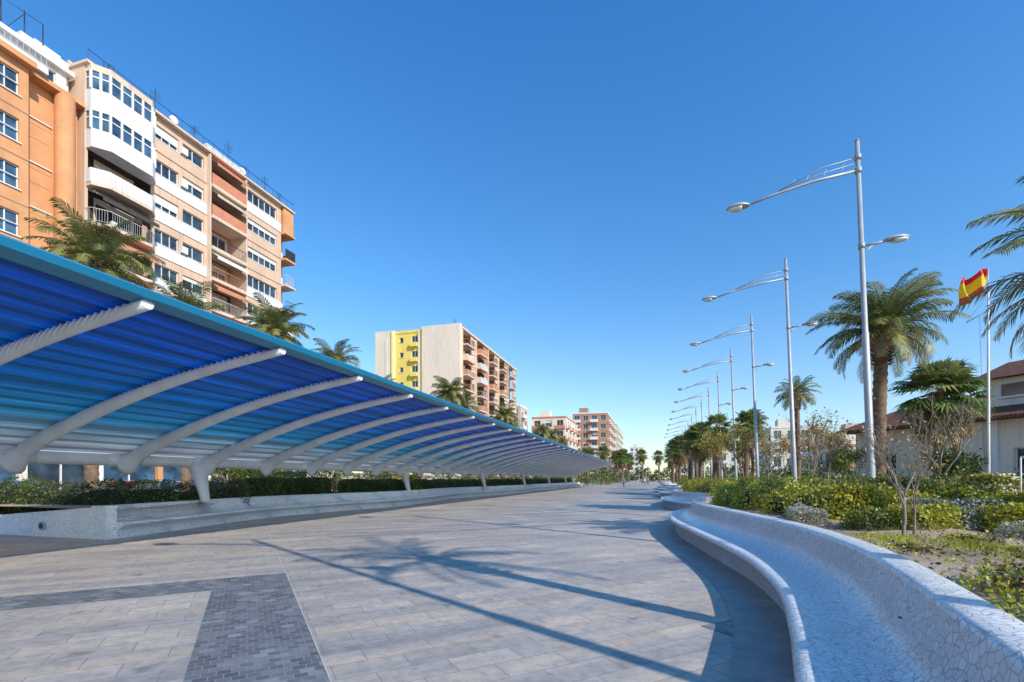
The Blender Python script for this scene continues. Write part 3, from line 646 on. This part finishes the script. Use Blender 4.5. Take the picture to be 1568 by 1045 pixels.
# building B (pink)
random.seed(11)
mb=MB(); fh=2.77; nfl=11; H=fh*nfl
mb.box(-50,-39.9,24,44,0,H,'pink')
F=Fac(mb,(-38,24),(0,1),(1,0))
bay=[(0.05,0),(0.05,.55),(.85,1.25),(3.8,1.25),(4.55,.55),(4.55,0)]
def inset(poly,d): 
    return [(min(max(a,.05+d),4.55-d),max(0,n-d)) for a,n in poly]
F.box(-.02,.18,0,H,-1.9,0,'pink')
railk=[None,'rail','terr','iron','white','rail','green','rail','white']
for kf in range(nfl):
    z=kf*fh; zt=z+fh
    if kf>=9:
        F.prism(bay,z,z+1.05,'white'); F.prism(inset(bay,.06),z+1.05,zt-.45,'glassb'); F.prism(bay,zt-.45,zt-.003,'white' if kf==9 else 'salmon')
        if kf==9:
            F.prism([(a,n+.05 if n>0 else n) for a,n in bay],z-.25,z-.003,'white')
        for a,n in bay[1:-1]+[(1.6,1.25),(2.35,1.25),(3.1,1.25),(.45,.9),(4.18,.9)]:
            F.box(a-.07,a+.07,z+1.05,zt-.45,n-.11,n+.005,'white')
        F.prism(inset(bay,.02),z+1.85,z+1.93,'white')
    elif kf>=1:
        F.prism(bay,z-.12,z+.12,'salmon')
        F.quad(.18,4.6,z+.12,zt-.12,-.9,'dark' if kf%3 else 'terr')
        F.win(1.0,3.8,z+.13,zt-.3,1.1,3.7,z+.15,z+2.2,'salmon',2,.12,random.choice([0,.4,0]),n=-.7)
        sol= kf in (8,)
        pr=[(a,max(n-.06,0)) for a,n in bay]
        railpath(F,pr,z+.12,railk[kf],.95,sol)
        if kf==8:
            for j in range(12): F.box(.9+j*.245,.93+j*.245,z+.14,z+1.05,1.22,1.235,'beige')
        if kf in (2,3,5,6,7):
            awning(F,.3,4.3,z+2.55,.1,1.3,.75,{6:'terr',7:'dark',3:'white',2:'terr',5:'terr'}[kf])
        if kf==4: F.box(.2,1.4,z+.2,z+1.0,.75,1.05,'green')
        F.box(1.4,1.75,z+.15,z+.8,.3,.55,'white' if kf%2 else 'brick')
        F.quad(4.58,4.6,z,zt,-.02,'pink')
    a0,a1=4.6,9.6
    F.box(a0+.05,a1-.05,z+.02,z+.93,.001,.07,'white' if kf<10 else 'pink')
    bl=random.choice([0,0,.35,.6])
    F.win(a0,(a0+a1)/2,z,zt,a0+.3,a0+2.35,z+1.02,z+2.15,'pink',2,.22,bl)
    F.win((a0+a1)/2,a1,z,zt,a1-2.3,a1-.3,z+1.02,z+2.15,'pink',1,.22,random.choice([0,.3,1,.5]))
    if random.random()<.35: F.box(a0+2.42,a0+2.65+.3,z+1.1,z+1.65,.001,.3,'white')
    a0,a1=9.6,13.7
    F.box(a0,a0+.15,z,zt,-1.6,.35,'salmon'); F.box(a1-.15,a1,z,zt,-1.6,.35,'salmon')
    F.box(a0+.15,a1-.15,z-.14,z+.14,-1.6,.5,'salmon')
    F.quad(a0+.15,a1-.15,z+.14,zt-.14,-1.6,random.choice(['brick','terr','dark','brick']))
    F.win(a0+.6,a1-.6,z+.145,z+2.4,a0+.75,a1-.75,z+.16,z+2.2,'beige',2,.1,random.choice([0,.3,.6]),n=-1.45)
    railpath(F,[(a0+.18,.42),(a1-.18,.42)],z+.14,random.choice(['rail','terr','iron','white']),.95,random.random()<.3)
    if random.random()<.4: awning(F,a0+.3,a1-.4,z+2.55,.0,.9,.6,random.choice(['terr','blind','beige','terr']))
    a0,a1=13.7,18.5
    F.box(a0+.05,a1-.05,z+.02,z+.93,.001,.07,'white' if kf not in (9,8) else 'pink')
    F.win(a0,a1,z,zt,a0+.4,a1-.6,z+1.02,z+2.2,'pink',4,.22,random.choice([0,0,.35,.7]))
    a0,a1=18.5,20
    F.quad(a0,a1,z,zt,-1.2,'orange'); F.box(a0,a1-.0,z-.1,z+.1,-1.2,.6,'salmon' if kf<9 else 'orange')
    if kf in (10,): F.box(a0+.1,a1,z+.1,z+2.65,-1.0,.3,'orange')
    else: railpath(F,[(a0+.05,.55),(a1-.05,.55),(a1-.05,-1)],z+.1,'iron' if kf%2 else 'rail',1.0,kf%3==0)
    F.win(a0+.1,a1-.1,z+.12,z+2.3,a0+.3,a1-.3,z+.2,z+2.1,'cream',1,.08,0,n=-1.05)
F.box(-.15,20.1,H,H+.18,-2.2,.45,'salmon')
F.box(0,9.4,H+.181,H+.7,-1.8,-1.6,'pink')
railpath(F,[(0,.3),(20,.3)],H+.18,'iron',.8,False,1.0)
mb.box(-46,-41,26,31,H,H+2.0,'white'); mb.box(-46,-40.5,36,41,H,H+2.0,'orange'); mb.box(-38.9,-38.0,33.6,37.7,H+.19,H+.9,'white')
for yy,h_ in ((26,1.6),(29.5,2.6),(33,2.0),(36.5,3.0),(38.5,1.8),(41,2.4),(43,1.5)): clutter(mb,-38.7,yy,H+.18,h_)
for yy in (30.8,37.8): mb.tube([(-38.4,yy,H+1.0),(-38.25,yy-.02,H+1.02)],[.38,.30],'white',14)
mb.obj('apartment_building')

# building A (orange)
random.seed(5)
mb=MB(); fa=2.9; na=9; HA=fa*na+1.2
mb.box(-50,-39.3,-4,23.9,0,HA,'orange')
F=Fac(mb,(-37.6,-4),(0,1),(1,0))
mb.box(-39.29,-38.5,22.8,23.85,0,HA-.01,'orange')
for kf in range(na+1):
    z=kf*fa-1.7; zt=z+fa
    for s,(a0,a1) in enumerate([(0,5),(5,10),(10,15),(15,20),(20,24.6)]):
        m=(a0+a1)/2
        F.win(a0,m,z,zt,a0+.35,m-.3,z+.25,z+2.25,'orange',1,.35,random.choice([.2,.4,.3]))
        railpath(F,[(a0+.2,.0),(a0+.2,.4),(m-.15,.4),(m-.15,0)],z+.2,'white',.9,False,.1)
        F.box(a0+.2,m-.15,z+.08,z+.2,0.001,.45,'white')
        F.box(a0+.3,m-.25,z+.21,z+.75,.36,.38,'white')
        if random.random()<.3: awning(F,a0+.3,m-.2,z+2.3,.02,.6,.5,random.choice(['terr','white']))
        F.win(m,a1,z,zt,m+.55,m+1.85,z+.85,z+2.3,'orange',1,.2,0,'white','glassb')
        F.box(m+.55,m+1.85,z+1.55,z+1.6,-.1,-.05,'white')
    F.box(24.6,24.62,z,zt,-1.0,0,'orange')
    F.quad(24.62,27.8,z,zt,-1.0,'orange')
    F.win(25.0,26.4,z+.2,zt-.2,25.1,26.3,z+.6,z+2.2,'orange',1,.1,0,n=-.98)
    F.mb.tube([F.p(26.9,z,-.55),F.p(26.9,zt,-.55)],.55,'orange',18,False)
    F.box(0,24.6,z-.04,z+.02,.001,.03,'brick')
F.box(-.2,24.8,HA,HA+.35,-2,.5,'orange'); F.box(24.8,27.9,HA,HA+.3,-2,-.2,'orange')
F.box(0,25.6,HA+.351,HA+.8,-1.2,.1,'white')
railpath(F,[(0,.1),(25.5,.1)],HA+.8,'white',.5,False,.3)
F2=Fac(mb,(-39.0,-4),(0,1),(1,0))
for i in range(5):
    F2.win(i*5.5,i*5.5+5.5,HA+.36,HA+2.2,i*5.5+.6,i*5.5+4.9,HA+.9,HA+1.9,'white',3,.2,0)
F2.box(0,27.8,HA+2.201,HA+2.5,-10,.35,'white')
mb.box(-45,-39.3,-4,23.8,HA,HA+2.2,'white')
mb.box(-46,-39.4,21.2,23.9,HA+2.5,HA+3.4,'white'); mb.box(-44,-39.9,22.2,23.7,HA+3.401,HA+3.9,'white')
for yy in (20.3,21.5,22.5): mb.tube([(-39.6,yy,HA+2.5),(-39.6,yy,HA+5.0)],.04,'iron',4)
mb.tube([(-39.6,20.3,HA+4.8),(-39.6,22.5,HA+5.0)],.02,'iron',3); mb.tube([(-39.6,20.3,HA+2.6),(-39.6,21.5,HA+4.8)],.02,'iron',3)
mb.obj('orange_apartment_building')

# building C
random.seed(8)
mb=MB(); fc=2.9; nc=10; HC=fc*nc+1
mb.box(-52.9,-36.5,85.3,123,0,HC,'salmon')
F=Fac(mb,(-34.8,84.6),(0,1),(1,0))
F.quad(.6,.7,0,HC,0,'salmon'); mb.box(-36.49,-34.83,85.205,85.28,0,HC,'salmon')
for kf in range(nc):
    z=1+kf*fc; zt=z+fc
    for s in range(5):
        a0=.7+s*7.5; a1=a0+7.5
        F.box(a0,a0+.2,z,zt,-1.6,.2,'salmon')
        F.box(a0+.2,a0+4.6,z-.12,z+.12,-1.6,1.1,'salmon')
        F.quad(a0+.2,a0+4.6,z+.12,zt-.12,-1.5,'brick')
        F.win(a0+.8,a0+4.2,z+.13,z+2.4,a0+1,a0+4,z+.2,z+2.2,'brick',2,.08,random.choice([0,.4]),n=-1.35)
        railpath(F,[(a0+.25,0),(a0+.25,1.05),(a0+4.55,1.05),(a0+4.55,0)],z+.12,random.choice(['brick','brick','rail','terr','salmon']),.95,random.random()<.5,.3)
        if random.random()<.4: awning(F,a0+.4,a0+4.4,z+2.6,.3,1.3,.6,random.choice(['green','blind','terr']))
        F.win(a0+4.6,a1,z,zt,a0+5.1,a1-.5,z+1.0,z+2.2,'brick' if s%2 else 'pink',1,.2,random.choice([0,.5]))
G=Fac(mb,(-34.8,84.6),(-1,0),(0,-1))
G.box(0,8.0,0,HC+.9,-.6,.0,'peach'); 
for kf in range(nc):
    z=1+kf*fc; zt=z+fc
    G.win(8.0,11,z,zt,9.0,10.4,z+.9,z+2.2,'yellow',1,.2,0,n=-.4); G.win(11,14,z,zt,12.2,13,z+1.1,z+2.1,'yellow',0,.2,0,n=-.4)
    G.box(9.0,10.5,z+.1,z+.9,-.38,.2,'yellow')
G.box(14,18.1,0,HC+.6,-.6,.15,'peach'); G.box(8.0,14,HC,HC+.5,-.6,-.3,'yellow'); G.box(15.4,15.9,3,HC-1,.151,.2,'cream')
G.box(14.2,14.5,0,HC+.4,.151,.3,'yellow')
G.box(8.6,8.9,0,HC,-.38,-.1,'cream')
mb.box(-50,-42,88,94,HC,HC+1.6,'peach'); mb.box(-46,-37,90,97,HC,HC+2.2,'salmon'); mb.box(-44,-38,104,109,HC,HC+2.6,'brick'); mb.box(-44,-38,115,119,HC,HC+2.2,'cream')
F.box(0.61,38.4,HC,HC+.4,-1.8,.3,'salmon')
for yy in (87,92,96,103,110,116): clutter(mb,-37,yy,HC+.4)
mb.obj('yellow_apartment_building')

def block(name,x0,x1,y0,y1,h,wall,face=1,seed=0,bay=3.2,trim='white'):
    random.seed(seed); mb=MB(); nf=max(1,int(h/3)); f=h/nf
    mb.box(x0+.4,x1-.4,y0+.4,y1,0,h,wall)
    fs=[Fac(mb,(x0,y0),(1,0),(0,-1))]; ls=[x1-x0]
    if face>0: fs.append(Fac(mb,(x1,y0),(0,1),(1,0)))
    else: fs.append(Fac(mb,(x0,y0),(0,1),(-1,0)))
    ls.append(y1-y0)
    for F,L in zip(fs,ls):
        nb=max(1,round(L/bay)); w=L/nb
        for kf in range(nf):
            for b in range(nb):
                a0=b*w; z=kf*f
                F.win(a0,a0+w,z,z+f,a0+w*.22,a0+w*.78,z+.7,z+f-.6,wall,1,.25,random.choice([0,0,.4]))
                if b%2==0: 
                    F.box(a0+.1,a0+w-.1,z+.0,z+.2,.002,.9,trim); F.box(a0+.1,a0+w-.1,z+.201,z+1.0,.82,.88,trim)
        F.box(0,L,h,h+.5,-.4,.1,trim)
    mb.box(x0+2,x0+5,y0+2,y0+5,h,h+2.4,wall)
    return mb.obj(name)
block('apartment_block',-34,-24,112+25,160,19,'cream',1,1,trim='terr')
block('apartment_block',-27,-15,168,200,24,'brick',1,2)
block('apartment_block',-44,-36,132,140,22,'beige',1,3)
block('apartment_block',-15,-6,330,350,22,'cream',1,4)
block('apartment_block',-28,-17,240,290,28,'beige',1,5)
block('apartment_block',28,40,133,150,14,'cream',-1,6); block('apartment_block',41,50,128,150,12,'beige',-1,7)
block('apartment_block',20,27,170,190,13,'cream',-1,8); block('apartment_block',12,22,240,260,16,'brick',-1,9)
block('apartment_block',52,66,120,140,14,'salmon',-1,10); block('apartment_block',30,38,95,104,7,'cream',-1,12,trim='terr')
mb=MB(); 
F=Fac(mb,(-36.2,-10),(0,1),(1,0))
for i in range(13):
    a=i*4.2; k=['glassb','glass','glassb'][i%3]
    F.box(a,a+.4,.13,3.4,-1,0,['orange','cream','white'][i%3]); F.quad(a+.4,a+4.2,.5,2.8,-.3,k); F.box(a+.4,a+4.2,.13,.5,-.4,0,'white'); F.box(a+.4,a+4.2,2.8,3.4,-.4,.02,['terr','white','fascia'][i%3]); F.box(a+2.2,a+2.28,.5,2.8,-.28,-.2,'white')
F.box(0,54.6,3.401,3.6,-1.4,.3,'cream')
mb.obj('shopfronts')

def mass(name,x0,x1,y0,y1,z1,n,mm,s=.5):
    P=np.stack([RNG.uniform(x0,x1,n),RNG.uniform(y0,y1,n),np.zeros(n)],1)
    top=z1*(.65+.35*np.sin(P[:,0]*.8+P[:,1]*.23)*np.sin(P[:,0]*.31+2)); P[:,2]=RNG.uniform(0,1,n)**.6*top
    V,Q=leaf_quads(P,s,.7); return np_obj(name,V,Q,pick(P,.7,len(mm)),mm)
mass('distant_trees',6,60,100,112,6,9000,['l1','l2','l4'],.45)
mass('distant_trees',-16,-10,104,240,5.5,5000,['l1','l2'],.45)
mass('distant_trees',-22,30,290,300,9,5000,['l1','l2','l1'],.9)
mass('distant_trees',16,60,60,75,3.6,9000,['l1','l2','l4'],.3)
mass('distant_trees',-23,-21.6,100,200,4,3500,['l1','l2'],.4)

# ---------------------------------------------------------------- house on the right
e=empty('villa',(15.1,43.5,0)); ang=math.atan2(-8.5,5.4); e.rotation_euler=(0,0,ang)
mb=MB(); F=Fac(mb,(0,0),(1,0),(0,-1))
for i in range(5):
    a=i*4.2; F.win(a,a+4.2,0,5.1,a+1.2,a+3.0,1.1,3.4,'cream',1,.3,0,'white')
    F.box(a+.2,a+.5,0,5.1,.002,.12,'white')
mb.box(0.01,20.99,.4,11,0,5.1,'cream')
mb.poly([(0,0,0),(0,.4,0),(0,.4,5.1),(0,0,5.1)],'cream')
mb.obj('walls',e)
mb=MB()
mb.rings([[(-.8,-1.0,5.1),(-.8,-1.0,5.28),(-.8,5.5,7.2),(-.8,12,5.28),(-.8,12,5.1)],[(22,-1.0,5.1),(22,-1.0,5.28),(18,5.5,7.2),(22,12,5.28),(22,12,5.1)]],'roof',True,False)
mb.obj('roof',e)
mb=MB(); mb.box(7,16,2.0,9,5.2,7.9,'cream'); mb.rings([[(6.4,1.4,7.9),(6.4,5.5,9.5),(6.4,9.6,7.9)],[(16.6,1.4,7.9),(16.6,5.5,9.5),(16.6,9.6,7.9)]],'roof',True,False)
for a in (8,10.4,12.8): mb.box(a,a+1.2,1.9,1.99,6.75,7.5,'glass'); mb.box(a-.1,a+1.3,1.86,1.98,6.62,6.74,'white')
mb.obj('upper_storey',e)
mb=MB(); mb.box(13.6,13.85,18,75,0,.5,'cream')
for i in range(0,190): 
    y=18+i*.3; mb.tube([(13.72,y,.5),(13.72,y,1.75)],.014,'iron',4,False)
mb.box(13.69,13.75,18,75,1.6,1.65,'iron'); mb.box(13.69,13.75,18,75,.62,.67,'iron')
mb.obj('iron_fence')
def pillar(x,y):
    mb=MB(); mb.box(x-.22,x+.22,y-.22,y+.22,0,1.55,'cream'); mb.box(x-.3,x+.3,y-.3,y+.3,1.551,1.66,'white'); mb.box(x-.2,x+.2,y-.2,y+.2,1.661,1.76,'white'); mb.obj('gate_pillar')
pillar(10.6,19.0); pillar(13.7,17.6); pillar(17,21)
mb=MB()
for i in range(4): mb.box(7.05+i*.33,11.5,12.3,14.0,.62+.165*i,.62+.165*(i+1),'wine')
mb.box(7.05,11.5,12.3,14.0,0,.619,'wine')
for i in range(4): mb.box(7.03+i*.33,7.10+i*.33,12.28,14.02,.62+.165*(i+1)-.03,.62+.165*(i+1)+.012,'brick')
for x in (8.2,9.3,10.4,11.4): mb.tube([(x,14.1,.6),(x,14.1,2.1)],.02,'white',6)
mb.tube([(8.2,14.1,2.1),(11.5,14.1,2.1)],.025,'white',6); mb.tube([(8.2,14.1,1.7),(11.5,14.1,1.7)],.018,'white',6)
mb.obj('brick_steps')

# flagpole
e=empty('flagpole',(13.3,24.7,0))
mb=MB(); mb.tube([(0,0,0),(0,0,4),(0,0,9.3)],[.07,.055,.03],'white',10); mb.tube([(-.75,0,8.1),(.55,0,8.9)],.02,'grey',5)
mb.tube([(-.75,0,8.1),(0,0,9.2)],.006,'iron',3);mb.tube([(-.3,0,8.4),(-.1,0,1.2)],.006,'iron',3); mb.tube([(0,0,9.2),(-.02,0,10.35)],.02,'grey',6); mb.obj('pole',e)
mb=MB()
nx=18
for j,(v0,v1,k) in enumerate([(0,.25,'flagr'),(.25,.75,'flagy'),(.75,1,'flagr')]):
    rs=[]
    for v in np.linspace(v0,v1,5):
        rs.append([Vector((-.02-.95*(i/nx)+.07*math.sin(v*5+i/nx*3),.2*math.sin(i/nx*11+v*3),9.35+.95-1.1*v-.38*(i/nx)**1.3+.09*math.sin(i/nx*7))) for i in range(nx+1)])
    mb.rings(rs,k,False,True,closed=False)
mb.obj('flag',e)

# ---------------------------------------------------------------- cars
def car(loc,rot,paint):
    e=empty('parked_car',loc); e.rotation_euler=(0,0,rot)
    mb=MB()
    sec=[(-2.1,.45,.75,.70),(-2.05,.3,.9,.80),(-1.5,.25,.95,.86),(-.9,.25,.98,.88),(.5,.25,.98,.88),(1.3,.25,.90,.86),(1.9,.28,.80,.80),(2.1,.4,.65,.68)]
    mb.rings([[Vector(q) for q in ((x,-w*.95,zb),(x,-w,(zb+zt)/2),(x,-w*.93,zt),(x,w*.93,zt),(x,w,(zb+zt)/2),(x,w*.95,zb))] for x,zb,zt,w in sec],paint,True,True)
    mb.obj('body',e,bevel=.03)
    mb=MB(); mb.hexa([(-1.75,-.8,.93),(1.0,-.8,.93),(1.0,.8,.93),(-1.75,.8,.93),(-1.3,-.62,1.40),(.2,-.62,1.40),(.2,.62,1.40),(-1.3,.62,1.40)],'glass'); mb.obj('windows',e,bevel=.04)
    mb=MB(); mb.hexa([(-1.35,-.63,1.39),(.25,-.63,1.39),(.25,.63,1.39),(-1.35,.63,1.39),(-1.2,-.55,1.46),(.1,-.55,1.46),(.1,.55,1.46),(-1.2,.55,1.46)],paint)
    for s in (-1,1):
        for a,b in (((-1.75,.93),(-1.3,1.4)),((1.0,.93),(.2,1.4)),((-.45,.93),(-.45,1.4))): mb.tube([(a[0],s*.81,a[1]),(b[0],s*.63,b[1])],.035,paint,5)
    mb.obj('roof',e)
    mb=MB()
    for x in (-1.3,1.3):
        for s in (-1,1): mb.tube([(x,s*.72,.32),(x,s*.9,.32)],.32,'black',18); mb.tube([(x,s*.9,.32),(x,s*.915,.32)],.19,'grey',12)
    mb.obj('wheels',e)
    mb=MB(); mb.box(2.02,2.09,-.65,-.4,.58,.7,'lampg'); mb.box(2.02,2.09,.4,.65,.58,.7,'lampg'); mb.box(-2.12,-2.05,-.68,-.45,.6,.75,'terr'); mb.box(-2.12,-2.05,.45,.68,.6,.75,'terr'); mb.obj('lights',e)
for i,y in enumerate([6.5,12,17.3,23,30,41,47,58,70,77,90]): car((-32.2,y,.006),math.pi/2,CP[i%5])
for i,y in enumerate([20,33,52,66]): car((-24.8,y,.006),math.pi/2,CP[(i*2+1)%5])
car((17.5,33,0),1.2,CP[1]); car((16,50,0),1.57,CP[0]); car((17,58,0),1.57,CP[2])

# ---------------------------------------------------------------- people
def person(loc,rot,shirt,pants,stride=.22,h=1.72):
    e=empty('person',loc); e.rotation_euler=(0,0,rot); k=h/1.72
    J=[(0,0,.93,.135),(0,0,1.12,.12),(0,0,1.32,.15),(0,.0,1.44,.075),(0,0,1.51,.055)]
    J+=[(-.09,0,.88,.1),(-.095,stride*.55,.5,.065),(-.1,stride*.6,.08,.04),(-.1,stride*.6+.13,.04,.04)]
    J+=[(.09,0,.88,.1),(.095,-stride*.25,.5,.065),(.1,-stride*1.2,.12,.04),(.1,-stride*1.2+.12,.05,.04)]
    J+=[(-.19,0,1.4,.055),(-.23,-.08,1.13,.042),(-.23,.05,.9,.032),(-.23,.08,.8,.03)]
    J+=[(.19,0,1.4,.055),(.23,.06,1.13,.042),(.23,.2,.93,.032),(.23,.25,.84,.03)]
    E=[(0,1),(1,2),(2,3),(3,4),(0,5),(5,6),(6,7),(7,8),(0,9),(9,10),(10,11),(11,12),(2,13),(13,14),(14,15),(15,16),(2,17),(17,18),(18,19),(19,20)]
    me=bpy.data.meshes.new('body'); me.from_pydata([(a*k,b*k,c*k) for a,b,c,_ in J],E,[]); o=bpy.data.objects.new('body',me); COL.objects.link(o); o.parent=e
    sk=o.modifiers.new('skin','SKIN')
    for i,v in enumerate(me.skin_vertices[0].data): v.radius=(J[i][3]*k,J[i][3]*k*.85); v.use_root=(i==0)
    ss=o.modifiers.new('sub','SUBSURF'); ss.levels=1; ss.render_levels=1
    m,nt,b=new_mat('clothes'); g=nn(nt,'ShaderNodeTexCoord'); s=nn(nt,'ShaderNodeSeparateXYZ'); nt.links.new(g.outputs['Object'],s.inputs[0])
    mr=nn(nt,'ShaderNodeMath'); mr.operation='DIVIDE'; mr.inputs[1].default_value=1.8; nt.links.new(s.outputs[2],mr.inputs[0])
    r=ramp(nt,mr.outputs[0],[(0,(.03,.03,.03)),(.05,pants),(.52,shirt),(.82,(.5,.3,.21))]); 
    for n_ in nt.nodes:
        if n_.type=='VALTORGB': n_.color_ramp.interpolation='CONSTANT'
    nt.links.new(r,b.inputs['Base Color']); b.inputs['Roughness'].default_value=.9
    me.materials.append(m)
    mb=MB(); rs=[]
    for t in np.linspace(0,1,9):
        w=math.sin(math.pi*(.08+.86*t))**.6; rs.append([Vector((math.cos(a)*.078*w,math.sin(a)*.098*w,1.5+.24*t)) for a in [2*math.pi*j/12 for j in range(12)]])
    mb.rings(rs,'skin'); mb.tube([(0,.09,1.62),(0,.12,1.595),(0,.09,1.585)],[.008,.018,.01],'skin',5)
    rs=[[v+Vector((0,-.02,.012)) for v in [Vector((p.x*1.1,p.y*1.06,p.z)) for p in r]] for r in rs[4:]]
    mb.rings(rs,'hair'); 
    for s_ in (-1,1): mb.tube([(s_*.03,.088,1.63),(s_*.03,.096,1.63)],.011,'black',6); mb.tube([(s_*.078,0,1.6),(s_*.09,0,1.63)],.02,'skin',5)
    mb.obj('head',e); return e
person((-5.0,88,.004),2.9,(.12,.25,.5),(.05,.08,.16)); person((-1.9,120,.004),.2,(.6,.6,.58),(.08,.08,.1)); person((-1.2,120.5,.004),.2,(.5,.07,.05),(.03,.03,.04)); person((-8,130,.004),3,(.1,.1,.12),(.3,.25,.2))

# ---------------------------------------------------------------- light, sky, camera
S=Vector((.856,-.517,0)).normalized()*math.cos(math.radians(33))+Vector((0,0,math.sin(math.radians(33))))
sun=bpy.data.lights.new('sun','SUN'); sun.energy=5.0; sun.angle=math.radians(.5); sun.color=(1,.93,.83)
so=bpy.data.objects.new('sun',sun); COL.objects.link(so); so.rotation_euler=S.to_track_quat('Z','Y').to_euler()
w=bpy.data.worlds.new('World'); scn.world=w; w.use_nodes=True; nt=w.node_tree
sk=nn(nt,'ShaderNodeTexSky'); sk.sky_type='NISHITA'; sk.sun_disc=False; sk.sun_elevation=math.radians(33); sk.sun_rotation=math.atan2(S.x,S.y)
sk.altitude=0; sk.air_density=1.0; sk.dust_density=.5; sk.ozone_density=1.5
tc=nn(nt,'ShaderNodeTexCoord'); sp=nn(nt,'ShaderNodeSeparateXYZ'); nt.links.new(tc.outputs['Generated'],sp.inputs[0])
tint=ramp(nt,sp.outputs[2],[(0,(.54,.56,.57)),(.12,(.45,.54,.60)),(.35,(.27,.52,.69)),(.75,(.15,.50,.80))])
mul=mixcol(nt,1,sk.outputs[0],tint,'MULTIPLY')
sc=nn(nt,'ShaderNodeVectorMath'); sc.operation='SCALE'; sc.inputs['Scale'].default_value=2.4; nt.links.new(mul,sc.inputs[0])
bg=nt.nodes['Background']; bg.inputs[1].default_value=.14; nt.links.new(sc.outputs[0],bg.inputs[0])
cam=bpy.data.cameras.new('camera'); co=bpy.data.objects.new('camera',cam); COL.objects.link(co); scn.camera=co
cam.sensor_width=36; cam.lens=17.0; cam.shift_y=.1343; cam.clip_end=6000; cam.clip_start=.05
co.location=(0,0,1.6); co.rotation_euler=(math.radians(90),0,math.radians(16.27))
scn.view_settings.view_transform='Standard'; scn.view_settings.look='None'; scn.view_settings.exposure=0
